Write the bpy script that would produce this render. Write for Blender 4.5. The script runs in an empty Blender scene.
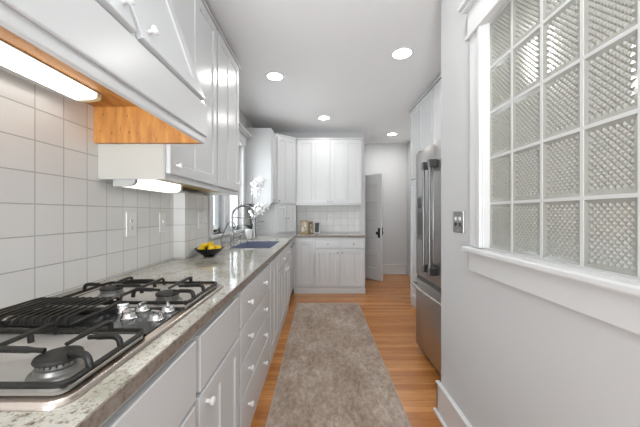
import bpy, bmesh, math, random
from mathutils import Vector, Matrix
random.seed(7)
S = bpy.context.scene
COL = S.collection
V = Vector

# ------------------------------------------------------------------ camera, world, daylight, added fill lights, exposure
H = 1.25
cam_d = bpy.data.cameras.new('camera'); cam = bpy.data.objects.new('camera', cam_d); COL.objects.link(cam)
cam.location = (0, 0, H); cam.rotation_euler = (math.radians(90), 0, 0)
cam_d.sensor_width = 36; cam_d.lens = 36 * 284 / 640; cam_d.clip_start = 0.02
S.camera = cam
w = bpy.data.worlds.new('world'); S.world = w; w.use_nodes = True
w.node_tree.nodes['Background'].inputs[0].default_value = (0.90, 0.95, 1.0, 1)
w.node_tree.nodes['Background'].inputs[1].default_value = 2.0
S.view_settings.view_transform = 'Standard'; S.view_settings.look = 'None'
S.view_settings.exposure = 0.40; S.view_settings.gamma = 1.0; S.view_settings.use_curve_mapping = False

def area(name, loc, rot, sx, sy, power, color=(1, 1, 1), parent=None):
    d = bpy.data.lights.new(name, 'AREA'); d.shape = 'RECTANGLE'; d.size = sx; d.size_y = sy
    d.energy = power; d.color = color
    o = bpy.data.objects.new(name, d); COL.objects.link(o); o.location = loc; o.rotation_euler = rot
    return o
R = math.radians
area('rear_fill', (0.0, -2.45, 1.5), (R(90), 0, R(0)), 2.6, 2.0, 9, (0.96, 0.98, 1.0))  # added soft fill in the unseen rear wall opening
area('upward_fill', (-0.5, -2.2, 0.9), (R(129), 0, R(-4)), 1.0, 0.9, 48, (0.96, 0.98, 1.0)).data.spread = R(105)  # added fill behind the camera, aimed up to brighten the ceiling
area('sink_window_daylight', (-1.42, 3.75, 1.65), (0, R(-90), R(0)), 1.1, 0.6, 13, (0.97, 0.985, 1.0))
area('side_room_fill', (3.4, 0.3, 1.6), (0, R(90), 0), 1.6, 2.2, 30, (1.0, 0.98, 0.95))  # added fill lighting the unseen room behind the glass blocks
CAN_POWER = 3.4

# ------------------------------------------------------------------ materials
def mat(name, col=(0.8, 0.8, 0.8), rough=0.5, metal=0.0, **kw):
    m = bpy.data.materials.new(name); m.use_nodes = True
    b = m.node_tree.nodes['Principled BSDF']
    b.inputs['Base Color'].default_value = (*col, 1); b.inputs['Roughness'].default_value = rough
    b.inputs['Metallic'].default_value = metal
    for k, v in kw.items():
        b.inputs[k.replace('_', ' ')].default_value = v
    return m
def nt(m): return m.node_tree.nodes, m.node_tree.links, m.node_tree.nodes['Principled BSDF']
def pos(m, scale=(1, 1, 1), loc=(0, 0, 0), rot=(0, 0, 0)):
    n, l, b = nt(m)
    g = n.new('ShaderNodeNewGeometry'); mp = n.new('ShaderNodeMapping')
    mp.inputs['Scale'].default_value = scale; mp.inputs['Location'].default_value = loc; mp.inputs['Rotation'].default_value = rot
    l.new(g.outputs['Position'], mp.inputs['Vector']); return mp
def noise(m, vec, scale, detail=4, rough=0.5):
    n, l, b = nt(m); t = n.new('ShaderNodeTexNoise'); t.inputs['Scale'].default_value = scale
    t.inputs['Detail'].default_value = detail; t.inputs['Roughness'].default_value = rough
    l.new(vec.outputs[0], t.inputs['Vector']); return t
def ramp(m, src, stops):
    n, l, b = nt(m); r = n.new('ShaderNodeValToRGB'); e = r.color_ramp.elements
    while len(e) < len(stops): e.new(0.5)
    for i, (p, c) in enumerate(stops): e[i].position = p; e[i].color = (*c, 1)
    l.new(src, r.inputs[0]); return r
def mix(m, fac, a, b_, mode='MIX'):
    n, l, b = nt(m); x = n.new('ShaderNodeMix'); x.data_type = 'RGBA'; x.blend_type = mode
    for sock, v in ((x.inputs[0], fac), (x.inputs[6], a), (x.inputs[7], b_)):
        if isinstance(v, (int, float)): sock.default_value = v
        elif isinstance(v, tuple): sock.default_value = (*v, 1)
        else: l.new(v, sock)
    return x.outputs[2]
def bump(m, h, strength=0.2, dist=0.01):
    n, l, b = nt(m); bp = n.new('ShaderNodeBump'); bp.inputs['Strength'].default_value = strength
    bp.inputs['Distance'].default_value = dist; l.new(h, bp.inputs['Height']); l.new(bp.outputs[0], b.inputs['Normal'])

M = {}
M['paint'] = mat('cabinet_paint', (0.655, 0.668, 0.675), 0.26)
t = noise(M['paint'], pos(M['paint']), 60, 2); bump(M['paint'], t.outputs[0], 0.035, 0.004)
M['cream'] = mat('cream_laminate', (0.50, 0.495, 0.46), 0.45)
M['knob'] = mat('white_ceramic', (0.80, 0.80, 0.80), 0.15)
M['wall'] = mat('wall_paint', (0.60, 0.605, 0.605), 0.75)
t = noise(M['wall'], pos(M['wall']), 180, 2); bump(M['wall'], t.outputs[0], 0.05, 0.002)
M['ceiling'] = mat('ceiling_paint', (0.87, 0.88, 0.89), 0.8)
M['trim'] = mat('trim_paint', (0.68, 0.685, 0.685), 0.35)
M['black'] = mat('black_plastic', (0.015, 0.015, 0.016), 0.4)
M['steel'] = mat('stainless_steel', (0.62, 0.60, 0.57), 0.26, 1.0)
t = noise(M['steel'], pos(M['steel'], (4, 4, 300)), 3, 3); bump(M['steel'], t.outputs[0], 0.03, 0.002)
M['fridge'] = mat('fridge_steel', (0.44, 0.43, 0.42), 0.33, 1.0)
t = noise(M['fridge'], pos(M['fridge'], (2, 2, 400)), 2, 3); bump(M['fridge'], t.outputs[0], 0.02, 0.001)
M['dark_steel'] = mat('dark_steel', (0.16, 0.16, 0.16), 0.35, 1.0)
M['handle'] = mat('brushed_handle', (0.26, 0.26, 0.26), 0.38, 1.0)
M['chrome'] = mat('chrome', (0.62, 0.62, 0.62), 0.22, 1.0)
M['nickel'] = mat('brushed_nickel', (0.36, 0.36, 0.36), 0.28, 1.0)
M['pan'] = mat('cooktop_steel', (0.80, 0.78, 0.74), 0.34, 0.55)
M['rim'] = mat('cooktop_rim_steel', (0.56, 0.50, 0.45), 0.24, 1.0)
M['iron'] = mat('cast_iron', (0.012, 0.0115, 0.010), 0.42, Specular_IOR_Level=0.35)
t = noise(M['iron'], pos(M['iron']), 400, 2); bump(M['iron'], t.outputs[0], 0.15, 0.001)
M['cap'] = mat('burner_cap_enamel', (0.014, 0.014, 0.013), 0.42, Specular_IOR_Level=0.35)
M['alu'] = mat('burner_aluminium', (0.35, 0.35, 0.34), 0.4, 1.0)
M['glass_black'] = mat('black_glass', (0.03, 0.034, 0.036), 0.12)
M['lens'] = mat('lamp_lens', (1, 1, 1), 0.3); 
def emis(m, col, s):
    n, l, b = nt(m); b.inputs['Emission Color'].default_value = (*col, 1); b.inputs['Emission Strength'].default_value = s
emis(M['lens'], (1.0, 0.97, 0.90), 2.4)
M['lens_dim'] = mat('lamp_lens_dim', (1, 1, 1), 0.3); emis(M['lens_dim'], (1.0, 0.97, 0.90), 1.0)
M['can'] = mat('downlight_lens', (1, 1, 1), 0.3); emis(M['can'], (1.0, 0.98, 0.94), 12)
M['fixture'] = mat('fixture_housing', (0.48, 0.48, 0.46), 0.4)
M['endcap'] = mat('fixture_clear_end', (0.72, 0.66, 0.42), 0.3)
M['sink'] = mat('sink_enamel', (0.22, 0.245, 0.34), 0.25)
M['bowl'] = mat('black_bowl', (0.012, 0.012, 0.012), 0.25)
M['lemon'] = mat('lemon_skin', (0.90, 0.60, 0.02), 0.4)
M['petal'] = mat('orchid_petal', (0.90, 0.90, 0.92), 0.5)
M['leaf'] = mat('orchid_leaf', (0.035, 0.06, 0.035), 0.35)
M['stem'] = mat('orchid_stem', (0.10, 0.10, 0.07), 0.5)
M['pot'] = mat('white_pot', (0.78, 0.78, 0.78), 0.2)
M['gold'] = mat('gilded_frame', (0.34, 0.25, 0.12), 0.4, 0.5)
M['silver'] = mat('white_frame', (0.66, 0.66, 0.65), 0.35)
M['photo_grey'] = mat('dark_photo', (0.07, 0.075, 0.085), 0.2)
M['plate_steel'] = mat('switch_plate_steel', (0.38, 0.37, 0.35), 0.35, 0.9)
M['plate_white'] = mat('outlet_plate_white', (0.80, 0.80, 0.79), 0.3)
M['rubber'] = mat('dark_kick', (0.05, 0.05, 0.055), 0.6)
M['pale_ply'] = mat('pale_plywood', (0.62, 0.48, 0.26), 0.5)
M['brick_out'] = mat('neighbour_siding', (0.20, 0.24, 0.30), 0.7)
M['side_wall'] = mat('side_room_paint', (0.50, 0.45, 0.39), 0.8)
M['mortar'] = mat('block_mortar', (0.56, 0.565, 0.55), 0.5)

m = mat('photo_print', (0.5, 0.45, 0.4), 0.3); M['photo_print'] = m
t = noise(m, pos(m), 22, 3); r = ramp(m, t.outputs[0], [(0.35, (0.10, 0.08, 0.06)), (0.5, (0.55, 0.50, 0.42)), (0.65, (0.8, 0.78, 0.72))])
nt(m)[1].new(r.outputs[0], nt(m)[2].inputs['Base Color'])

# orange plywood lining of the hood
m = mat('hood_plywood', (0.5, 0.25, 0.08), 0.5); M['ply'] = m
n, l, b = nt(m)
t = noise(m, pos(m, (12, 2, 2.5)), 3, 5); r = ramp(m, t.outputs[0], [(0.3, (0.40, 0.165, 0.038)), (0.55, (0.53, 0.24, 0.06)), (0.75, (0.64, 0.31, 0.09))])
t2 = noise(m, pos(m, (34, 20, 9)), 3.5, 2); r2 = ramp(m, t2.outputs[0], [(0.66, (1, 1, 1)), (0.72, (0.32, 0.20, 0.12))])
l.new(mix(m, 1.0, r.outputs[0], r2.outputs[0], 'MULTIPLY'), b.inputs['Base Color'])

# wall tile : square white tiles, world aligned
def tilemat(name, axes, off):
    m = mat(name, (0.62, 0.62, 0.60), 0.14); n, l, b = nt(m)
    g = n.new('ShaderNodeNewGeometry'); sp = n.new('ShaderNodeSeparateXYZ'); cb = n.new('ShaderNodeCombineXYZ')
    l.new(g.outputs['Position'], sp.inputs[0])
    for k, a in enumerate(axes):
        ad = n.new('ShaderNodeMath'); ad.operation = 'ADD'; ad.inputs[1].default_value = off[k]
        l.new(sp.outputs[a], ad.inputs[0]); l.new(ad.outputs[0], cb.inputs[k])
    br = n.new('ShaderNodeTexBrick'); br.offset = 0; br.squash = 1
    br.inputs['Scale'].default_value = 1; br.inputs['Brick Width'].default_value = 0.122; br.inputs['Row Height'].default_value = 0.122
    br.inputs['Mortar Size'].default_value = 0.0022; br.inputs['Mortar Smooth'].default_value = 0.3
    br.inputs['Color1'].default_value = (0.79, 0.79, 0.775, 1); br.inputs['Color2'].default_value = (0.75, 0.75, 0.74, 1)
    br.inputs['Mortar'].default_value = (0.50, 0.50, 0.49, 1)
    l.new(cb.outputs[0], br.inputs['Vector']); l.new(br.outputs['Color'], b.inputs['Base Color'])
    nz = n.new('ShaderNodeTexNoise'); nz.inputs['Scale'].default_value = 9; l.new(g.outputs['Position'], nz.inputs['Vector'])
    b1 = n.new('ShaderNodeBump'); b1.invert = True; b1.inputs['Strength'].default_value = 0.9; b1.inputs['Distance'].default_value = 0.002
    l.new(br.outputs['Fac'], b1.inputs['Height'])
    b2 = n.new('ShaderNodeBump'); b2.inputs['Strength'].default_value = 0.10; b2.inputs['Distance'].default_value = 0.02
    l.new(nz.outputs[0], b2.inputs['Height']); l.new(b1.outputs[0], b2.inputs['Normal']); l.new(b2.outputs[0], b.inputs['Normal'])
    return m
M['tile_y'] = tilemat('tile_left', ('Y', 'Z'), (-1.088 + 12.2, -0.92 + 1.22))
M['tile_x'] = tilemat('tile_back', ('X', 'Z'), (12.2, -0.92 + 1.22))
nt(M['tile_x'])[2].inputs['Roughness'].default_value = 0.42

# granite
m = mat('granite', (0.6, 0.6, 0.55), 0.08); M['granite'] = m; n, l, b = nt(m)
p = pos(m)
a = noise(m, p, 5, 5, 0.6); r = ramp(m, a.outputs[0], [(0.32, (0.36, 0.35, 0.28)), (0.46, (0.50, 0.49, 0.43)), (0.62, (0.59, 0.575, 0.53)), (0.75, (0.42, 0.37, 0.32))])
c = noise(m, p, 62, 5, 0.7); r2 = ramp(m, c.outputs[0], [(0.54, (1, 1, 1)), (0.60, (0.70, 0.66, 0.60)), (0.70, (0.34, 0.30, 0.27))])
d = noise(m, p, 110, 3, 0.7); r3 = ramp(m, d.outputs[0], [(0.54, (1, 1, 1)), (0.64, (0.35, 0.33, 0.31))])
o1 = mix(m, 1.0, r.outputs[0], r2.outputs[0], 'MULTIPLY'); o2 = mix(m, 0.85, o1, r3.outputs[0], 'MULTIPLY')
l.new(o2, b.inputs['Base Color'])
m = mat('shaded_granite_edge', (0.3, 0.27, 0.24), 0.45); M['shaded_granite_edge'] = m; n, l, b = nt(m)  # darker, browner copy of the granite; edge shade put into the colour
p = pos(m); c = noise(m, p, 60, 5, 0.7)
r = ramp(m, c.outputs[0], [(0.35, (0.30, 0.26, 0.22)), (0.52, (0.24, 0.20, 0.17)), (0.66, (0.11, 0.085, 0.07))])
l.new(r.outputs[0], b.inputs['Base Color'])

# oak floor, boards run across the room
m = mat('oak_floor', (0.5, 0.25, 0.1), 0.24); M['floor'] = m; n, l, b = nt(m)
p = pos(m, loc=(5, 5, 0))
br = n.new('ShaderNodeTexBrick'); br.offset = 0.37; br.inputs['Scale'].default_value = 1
br.inputs['Brick Width'].default_value = 1.1; br.inputs['Row Height'].default_value = 0.058; br.inputs['Mortar Size'].default_value = 0.0009
br.inputs['Color1'].default_value = (0.64, 0.285, 0.085, 1); br.inputs['Color2'].default_value = (0.45, 0.17, 0.042, 1); br.inputs['Mortar'].default_value = (0.16, 0.06, 0.02, 1)
l.new(p.outputs[0], br.inputs['Vector'])
g1 = noise(m, pos(m, (1.6, 26, 1)), 4, 6, 0.65); r = ramp(m, g1.outputs[0], [(0.3, (0.62, 0.55, 0.48)), (0.5, (1, 1, 1)), (0.7, (1.0, 1.0, 1.0))])
g2 = noise(m, pos(m, (0.5, 5, 1)), 2.2, 3); r2 = ramp(m, g2.outputs[0], [(0.35, (0.78, 0.74, 0.70)), (0.65, (1, 1, 1))])
o = mix(m, 0.9, br.outputs['Color'], r.outputs[0], 'MULTIPLY'); o = mix(m, 1.0, o, r2.outputs[0], 'MULTIPLY')
l.new(o, b.inputs['Base Color']); bump(m, g1.outputs[0], 0.04, 0.003)

# distressed runner
m = mat('rug_pile', (0.4, 0.35, 0.3), 0.95); M['rug'] = m; n, l, b = nt(m)
p = pos(m); a = noise(m, pos(m, (1.0, 0.55, 1)), 3.2, 6, 0.7)
r = ramp(m, a.outputs[0], [(0.34, (0.27, 0.20, 0.155)), (0.50, (0.36, 0.28, 0.225)), (0.66, (0.47, 0.39, 0.33))])
c = noise(m, pos(m, (1, 0.5, 1)), 38, 5, 0.8); r2 = ramp(m, c.outputs[0], [(0.36, (0.72, 0.70, 0.68)), (0.5, (0.98, 0.98, 0.98)), (0.64, (1.3, 1.3, 1.3))])
l.new(mix(m, 1.0, r.outputs[0], r2.outputs[0], 'MULTIPLY'), b.inputs['Base Color']); bump(m, c.outputs[0], 0.5, 0.004)
M['hem'] = mat('rug_hem', (0.42, 0.37, 0.31), 0.9)

# glass block
m = mat('pressed_glass', (0.50, 0.50, 0.45), 0.15); M['block'] = m
nt(m)[2].inputs['Transmission Weight'].default_value = 0.35; nt(m)[2].inputs['IOR'].default_value = 1.9
M['pane'] = mat('window_pane', (0.95, 0.98, 1.0), 0.0); nt(M['pane'])[2].inputs['Transmission Weight'].default_value = 1.0; nt(M['pane'])[2].inputs['IOR'].default_value = 1.05

# ------------------------------------------------------------------ object helpers
WL = {}
def root(name, loc, label=None, cat=None, group=None, kind=None):
    o = bpy.data.objects.new(name, None); COL.objects.link(o); o.location = loc; o.empty_display_size = 0.05
    WL[o.name] = V(loc); tag(o, label, cat, group, kind); return o
def tag(o, label=None, cat=None, group=None, kind=None):
    if label: o['label'] = label
    if cat: o['category'] = cat
    if group: o['group'] = group
    if kind: o['kind'] = kind
    return o
def obj(name, bm, m, parent=None, smooth=False, loc=None, extra=()):
    """bm is in world coordinates; the object's origin goes to loc (or to its parent's)."""
    bmesh.ops.recalc_face_normals(bm, faces=bm.faces)
    base = WL[parent.name] if parent else V((0, 0, 0))
    org = V(loc) if loc is not None else base
    if parent is None and loc is None:
        xs = [v.co for v in bm.verts]
        org = V(((min(c.x for c in xs) + max(c.x for c in xs)) / 2, (min(c.y for c in xs) + max(c.y for c in xs)) / 2, min(c.z for c in xs)))
    bmesh.ops.translate(bm, verts=bm.verts, vec=-org)
    me = bpy.data.meshes.new(name); bm.to_mesh(me); bm.free()
    for mm in (m if isinstance(m, (list, tuple)) else (m,)): me.materials.append(M[mm] if isinstance(mm, str) else mm)
    if smooth:
        for f in me.polygons: f.use_smooth = True
        try: me.set_sharp_from_angle(angle=math.radians(40))
        except Exception: pass
    o = bpy.data.objects.new(name, me); COL.objects.link(o)
    if parent: o.parent = parent
    o.location = org - base; WL[o.name] = org
    return o
def copy_tree(o, loc, label=None, parent=None):
    c = o.copy(); COL.objects.link(c)
    if parent: c.parent = parent
    if loc is not None: c.location = loc
    if label: c['label'] = label
    for ch in o.children:
        copy_tree(ch, None, None, c)
    return c
def bx(bm, x0, x1, y0, y1, z0, z1, bev=0.0, mi=0, fr=None):
    vs = [V((x, y, z)) for x in (x0, x1) for y in (y0, y1) for z in (z0, z1)]
    if fr: vs = [fr(*v) for v in vs]
    vs = [bm.verts.new(v) for v in vs]
    fs = [bm.faces.new([vs[i] for i in q]) for q in ((0, 1, 3, 2), (4, 6, 7, 5), (0, 4, 5, 1), (2, 3, 7, 6), (0, 2, 6, 4), (1, 5, 7, 3))]
    for f in fs: f.material_index = mi
    if bev > 0:
        es = list({e for f in fs for e in f.edges})
        res = bmesh.ops.bevel(bm, geom=es, offset=bev, segments=2, affect='EDGES', profile=0.5)
        for f in res['faces']: f.material_index = mi
def B(*boxes, bev=0.0, fr=None):
    bm = bmesh.new()
    for q in boxes: bx(bm, *q, bev=bev, fr=fr)
    return bm
class Fr:                     # u along the face, n outward, w up
    def __init__(s, O, U, N, W=(0, 0, 1)): s.O, s.U, s.N, s.W = V(O), V(U).normalized(), V(N).normalized(), V(W).normalized()
    def __call__(s, u, n, w): return s.O + s.U * u + s.N * n + s.W * w
def tube(bm, pts, r, seg=8, closed=False, sx=1.0, mi=0):
    pts = [V(p) for p in pts]; rs = r if isinstance(r, (list, tuple)) else [r] * len(pts)
    rings = []; prev = None; N = len(pts)
    for i, p in enumerate(pts):
        if closed: d = pts[(i + 1) % N] - pts[i - 1]
        else: d = pts[min(i + 1, N - 1)] - pts[max(i - 1, 0)]
        d.normalize()
        if prev is None:
            a = V((0, 0, 1)) if abs(d.z) < 0.9 else V((1, 0, 0)); a = (a - d * a.dot(d)).normalized()
        else:
            a = (prev - d * prev.dot(d)).normalized()
        prev = a; b_ = d.cross(a)
        rings.append([bm.verts.new(p + (a * math.cos(2 * math.pi * (k + .5) / seg) + b_ * math.sin(2 * math.pi * (k + .5) / seg) * sx) * rs[i]) for k in range(seg)])
    rng = range(N) if closed else range(N - 1)
    for i in rng:
        A, C_ = rings[i], rings[(i + 1) % N]
        for k in range(seg):
            f = bm.faces.new((A[k], A[(k + 1) % seg], C_[(k + 1) % seg], C_[k])); f.material_index = mi
    if not closed:
        bm.faces.new(rings[0][::-1]).material_index = mi; bm.faces.new(rings[-1]).material_index = mi
def lathe(bm, c, prof, axis=(0, 0, 1), seg=24, sy=1.0):
    c = V(c); ax = V(axis).normalized(); a = V((1, 0, 0)) if abs(ax.x) < 0.9 else V((0, 1, 0)); a = (a - ax * a.dot(ax)).normalized(); b_ = ax.cross(a)
    rings = []
    for r, h in prof:
        if r < 1e-6: rings.append([bm.verts.new(c + ax * h)])
        else: rings.append([bm.verts.new(c + ax * h + (a * math.cos(2 * math.pi * k / seg) + b_ * sy * math.sin(2 * math.pi * k / seg)) * r) for k in range(seg)])
    for A, C_ in zip(rings, rings[1:]):
        for k in range(seg):
            k2 = (k + 1) % seg
            if len(A) == 1 and len(C_) == 1: continue
            if len(A) == 1: bm.faces.new((A[0], C_[k2], C_[k]))
            elif len(C_) == 1: bm.faces.new((A[k], A[k2], C_[0]))
            else: bm.faces.new((A[k], A[k2], C_[k2], C_[k]))
    if len(rings[0]) > 1: bm.faces.new(rings[0][::-1])
    if len(rings[-1]) > 1: bm.faces.new(rings[-1])
def smooth_path(pts, n=6):
    pts = [V(p) for p in pts]; out = []
    P = [pts[0] * 2 - pts[1]] + pts + [pts[-1] * 2 - pts[-2]]
    for i in range(1, len(P) - 2):
        for k in range(n):
            t = k / n; a, b_, c, d = P[i - 1], P[i], P[i + 1], P[i + 2]
            out.append(0.5 * ((2 * b_) + (c - a) * t + (2 * a - 5 * b_ + 4 * c - d) * t * t + (3 * b_ - a - 3 * c + d) * t ** 3))
    out.append(pts[-1]); return out

def panel_bm(fr, u0, u1, w0, w1, t=0.02, us=(), ws=(), rec=0.007, ch=0.0025, slope=0.006, n0=0.0):
    """door / drawer front; us, ws = list of (start, end) panel spans"""
    bm = bmesh.new()
    P = lambda u, n, w_: bm.verts.new(fr(u, n0 + n, w_))
    a0, a1, c0, c1 = u0 + ch, u1 - ch, w0 + ch, w1 - ch
    U = sorted({a0, a1, *[x for s in us for x in s]}); W = sorted({c0, c1, *[x for s in ws for x in s]})
    G = {(i, j): P(u, t, w_) for i, u in enumerate(U) for j, w_ in enumerate(W)}
    def inside(x0, x1, spans): return any(s[0] - 1e-6 <= x0 and x1 <= s[1] + 1e-6 for s in spans)
    for i in range(len(U) - 1):
        for j in range(len(W) - 1):
            q = [G[i, j], G[i + 1, j], G[i + 1, j + 1], G[i, j + 1]]
            if inside(U[i], U[i + 1], us) and inside(W[j], W[j + 1], ws):
                s = slope
                k = [P(U[i] + s, t - rec, W[j] + s), P(U[i + 1] - s, t - rec, W[j] + s), P(U[i + 1] - s, t - rec, W[j + 1] - s), P(U[i] + s, t - rec, W[j + 1] - s)]
                for z in range(4): bm.faces.new((q[z], q[(z + 1) % 4], k[(z + 1) % 4], k[z]))
                bm.faces.new(k)
            else: bm.faces.new(q)
    loop = [G[i, 0] for i in range(len(U))] + [G[len(U) - 1, j] for j in range(1, len(W))] + [G[i, len(W) - 1] for i in range(len(U) - 2, -1, -1)] + [G[0, j] for j in range(len(W) - 2, 0, -1)]
    cl = lambda x, lo, hi, L, Hh: lo if abs(x - L) < 1e-6 else (hi if abs(x - Hh) < 1e-6 else x)
    co = [(U[i], W[0]) for i in range(len(U))] + [(U[-1], W[j]) for j in range(1, len(W))] + [(U[i], W[-1]) for i in range(len(U) - 2, -1, -1)] + [(U[0], W[j]) for j in range(len(W) - 2, 0, -1)]
    r1 = [P(cl(u, u0, u1, a0, a1), t - ch, cl(w_, w0, w1, c0, c1)) for u, w_ in co]
    r2 = [P(cl(u, u0, u1, a0, a1), 0, cl(w_, w0, w1, c0, c1)) for u, w_ in co]
    n = len(loop)
    for k in range(n):
        k2 = (k + 1) % n
        bm.faces.new((loop[k], loop[k2], r1[k2], r1[k])); bm.faces.new((r1[k], r1[k2], r2[k2], r2[k]))
    bm.faces.new(r2[::-1])
    return bm
KN = [(0.007, 0), (0.0065, 0.012), (0.013, 0.017), (0.0155, 0.022), (0.014, 0.028), (0.007, 0.031), (0.0, 0.0315)]
def knob(fr, u, n, w_, parent, s=1.0, m='knob', label=None):
    bm = bmesh.new(); p = fr(u, n, w_)
    lathe(bm, p, [(r * s, h * s) for r, h in KN], axis=fr.N, seg=14)
    o = obj('knob', bm, m, parent, True, loc=p); return o
def door(fr, u0, u1, w0, w1, parent, kpos=None, cols=2, st=0.06, rows=1, name='door', n0=0.001, t=0.02, ks=1.0, m='paint', km='knob'):
    us = []; iw = (u1 - u0 - st * (cols + 1)) / cols
    for c in range(cols): a = u0 + st + c * (iw + st); us.append((a, a + iw))
    ih = (w1 - w0 - st * (rows + 1)) / rows
    ws = [(w0 + st + r * (ih + st), w0 + st + r * (ih + st) + ih) for r in range(rows)]
    d = obj(name, panel_bm(fr, u0, u1, w0, w1, t, us, ws, n0=n0), m, parent)
    if kpos: knob(fr, kpos[0], n0 + t, kpos[1], d, ks, km)
    return d
def drawer(fr, u0, u1, w0, w1, parent, knobs=(), n0=0.001, ks=1.0, km='knob', t=0.02, name='drawer'):
    d = obj(name, panel_bm(fr, u0, u1, w0, w1, t, n0=n0), 'paint', parent)
    for k in knobs: knob(fr, k, n0 + t, (w0 + w1) / 2, d, ks, km)
    return d
def struct(name, bm, m, parent=None):
    o = obj(name, bm, m, parent)
    if not parent: o['kind'] = 'structure'
    return o

# ------------------------------------------------------------------ room shell
XL, XR, YB, YH, ZC = -1.10, 0.755, 5.04, 5.87, 2.69
struct('floor', B((-1.25, 3.62, -2.6, 6.0, -0.06, 0.0)), 'floor')
struct('ceiling', B((-1.25, 3.62, -2.6, 6.0, ZC, ZC + 0.08)), 'ceiling')
WY0, WY1, WZ0, WZ1 = 2.88, 4.00, 1.03, 2.20
struct('wall_left', B((-1.25, XL, -2.6, WY0, 0, ZC), (-1.25, XL, WY1, 6.0, 0, ZC), (-1.25, XL, WY0, WY1, 0, WZ0), (-1.25, XL, WY0, WY1, WZ1, ZC)), 'wall')
struct('wall_back', B((XL, 0.79, YB, YB + 0.12, 0, ZC)), 'wall')
struct('wall_hall', B((XL, 3.62, YH, YH + 0.12, 0, ZC)), 'wall')
struct('wall_right', B((1.79, 1.90, 1.77, YH, 0, ZC)), 'wall')
GY0, GY1, GZ0, GZ1 = 0.377, 1.295, 1.09, 2.115
struct('wall_partition', B((XR, 0.875, -2.6, GY0, 0, ZC), (XR, 0.875, GY1, 1.77, 0, ZC), (XR, 0.875, GY0, GY1, 0, GZ0), (XR, 0.875, GY0, GY1, GZ1, ZC)), 'wall')
struct('wall_side_room', B((0.875, 3.62, 1.65, 1.77, 0, ZC), (3.50, 3.62, -2.6, 1.65, 0, ZC)), 'side_wall')
struct('wall_rear', B((XL, -0.95, -2.6, -2.48, 0, ZC), (0.70, 3.5, -2.6, -2.48, 0, ZC), (-0.95, 0.70, -2.6, -2.48, 0, 0.25), (-0.95, 0.70, -2.6, -2.48, 2.3, ZC)), 'wall')
# tiled surfaces
struct('trim_1', B((XL, XL + 0.008, -0.6, 2.118, 0.912, 1.785)), 'tile_y')
bm = B((XL, -1.007, 2.118, 2.547, 0.912, 1.413))
bm.normal_update()
for f in bm.faces:
    f.material_index = 1 if abs(f.normal.y) > 0.5 else 0
struct('trim_2', bm, ('tile_y', 'tile_x'))
struct('trim_3', B((XL, 0.70, YB - 0.008, YB, 0.912, 1.39), ), 'tile_x')
struct('trim_4', B((0.785, 0.80, YB - 0.03, YB + 0.15, 0, 2.32), (0.70, 0.80, YB - 0.014, YB, 0.0, 2.32), bev=0.002), 'trim')
# baseboards
def baseboard(name, boxes): struct(name, B(*boxes, bev=0.004), 'trim')
baseboard('baseboard_right', [(XR - 0.02, XR, -2.4, 1.79, 0, 0.185), (XR - 0.026, XR, -2.4, 1.796, 0.185, 0.198), (XR - 0.038, XR - 0.02, -2.4, 1.80, 0, 0.022), (XR - 0.02, 0.86, 1.771, 1.79, 0, 0.185)])
baseboard('baseboard_back', [(0.80, 1.79, YH - 0.018, YH, 0, 0.185), (0.80, 1.79, YH - 0.023, YH, 0.185, 0.20), (0.80, 1.77, YH - 0.032, YH - 0.018, 0, 0.02)])
baseboard('baseboard_hall', [(1.772, 1.79, 3.93, YH - 0.02, 0, 0.185), (1.767, 1.79, 3.93, YH - 0.02, 0.185, 0.20)])

# ------------------------------------------------------------------ window over the sink
wr = root('window_1', (XL, 3.44, WZ0), kind='structure')
MY0, MY1 = 3.24, 3.42
obj('casing', B((XL, XL + 0.022, 2.775, WY0, 0.98, 2.21), (XL, XL + 0.022, WY1, 4.10, 0.98, 2.21), (XL, XL + 0.018, MY0, MY1, WZ0, 2.21), (XL - 0.12, XL, MY0 + .02, MY1 - .02, WZ0, WZ1), bev=0.003), 'trim', wr)
obj('header', B((XL, XL + 0.032, 2.76, 4.11, 2.20, 2.34), (XL, XL + 0.07, 2.74, 4.125, 2.34, 2.36), (XL, XL + 0.11, 2.72, 4.145, 2.36, 2.385), bev=0.004), 'trim', wr)
obj('window_sill', B((XL - 0.12, XL + 0.045, 2.76, 4.12, 1.0, 1.03), (XL, XL + 0.018, 2.78, 4.10, 0.93, 1.0), bev=0.004), 'trim', wr)
for y0, y1 in ((WY0, MY0 + 0.02), (MY1 - 0.02, WY1)):
    s = obj('sash', B((-1.19, -1.15, y0, y0 + 0.045, WZ0, WZ1), (-1.19, -1.15, y1 - 0.045, y1, WZ0, WZ1), (-1.19, -1.15, y0, y1, WZ0, WZ0 + 0.055), (-1.19, -1.15, y0, y1, WZ1 - 0.05, WZ1), (-1.185, -1.155, y0, y1, 1.62, 1.655)), 'trim', wr)
    obj('pane', B((-1.172, -1.168, y0 + 0.04, y1 - 0.04, WZ0 + 0.05, WZ1 - 0.045)), 'pane', s)
    lt = bmesh.new(); bx(lt, -1.15, -1.125, (y0 + y1) / 2 - 0.025, (y0 + y1) / 2 + 0.025, WZ0 + 0.02, WZ0 + 0.045, 0.004)
    tube(lt, [(-1.13, (y0 + y1) / 2, WZ0 + 0.035), (-1.10, (y0 + y1) / 2 + 0.015, WZ0 + 0.045)], 0.006)
    obj('latch', lt, 'black', s)
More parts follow.
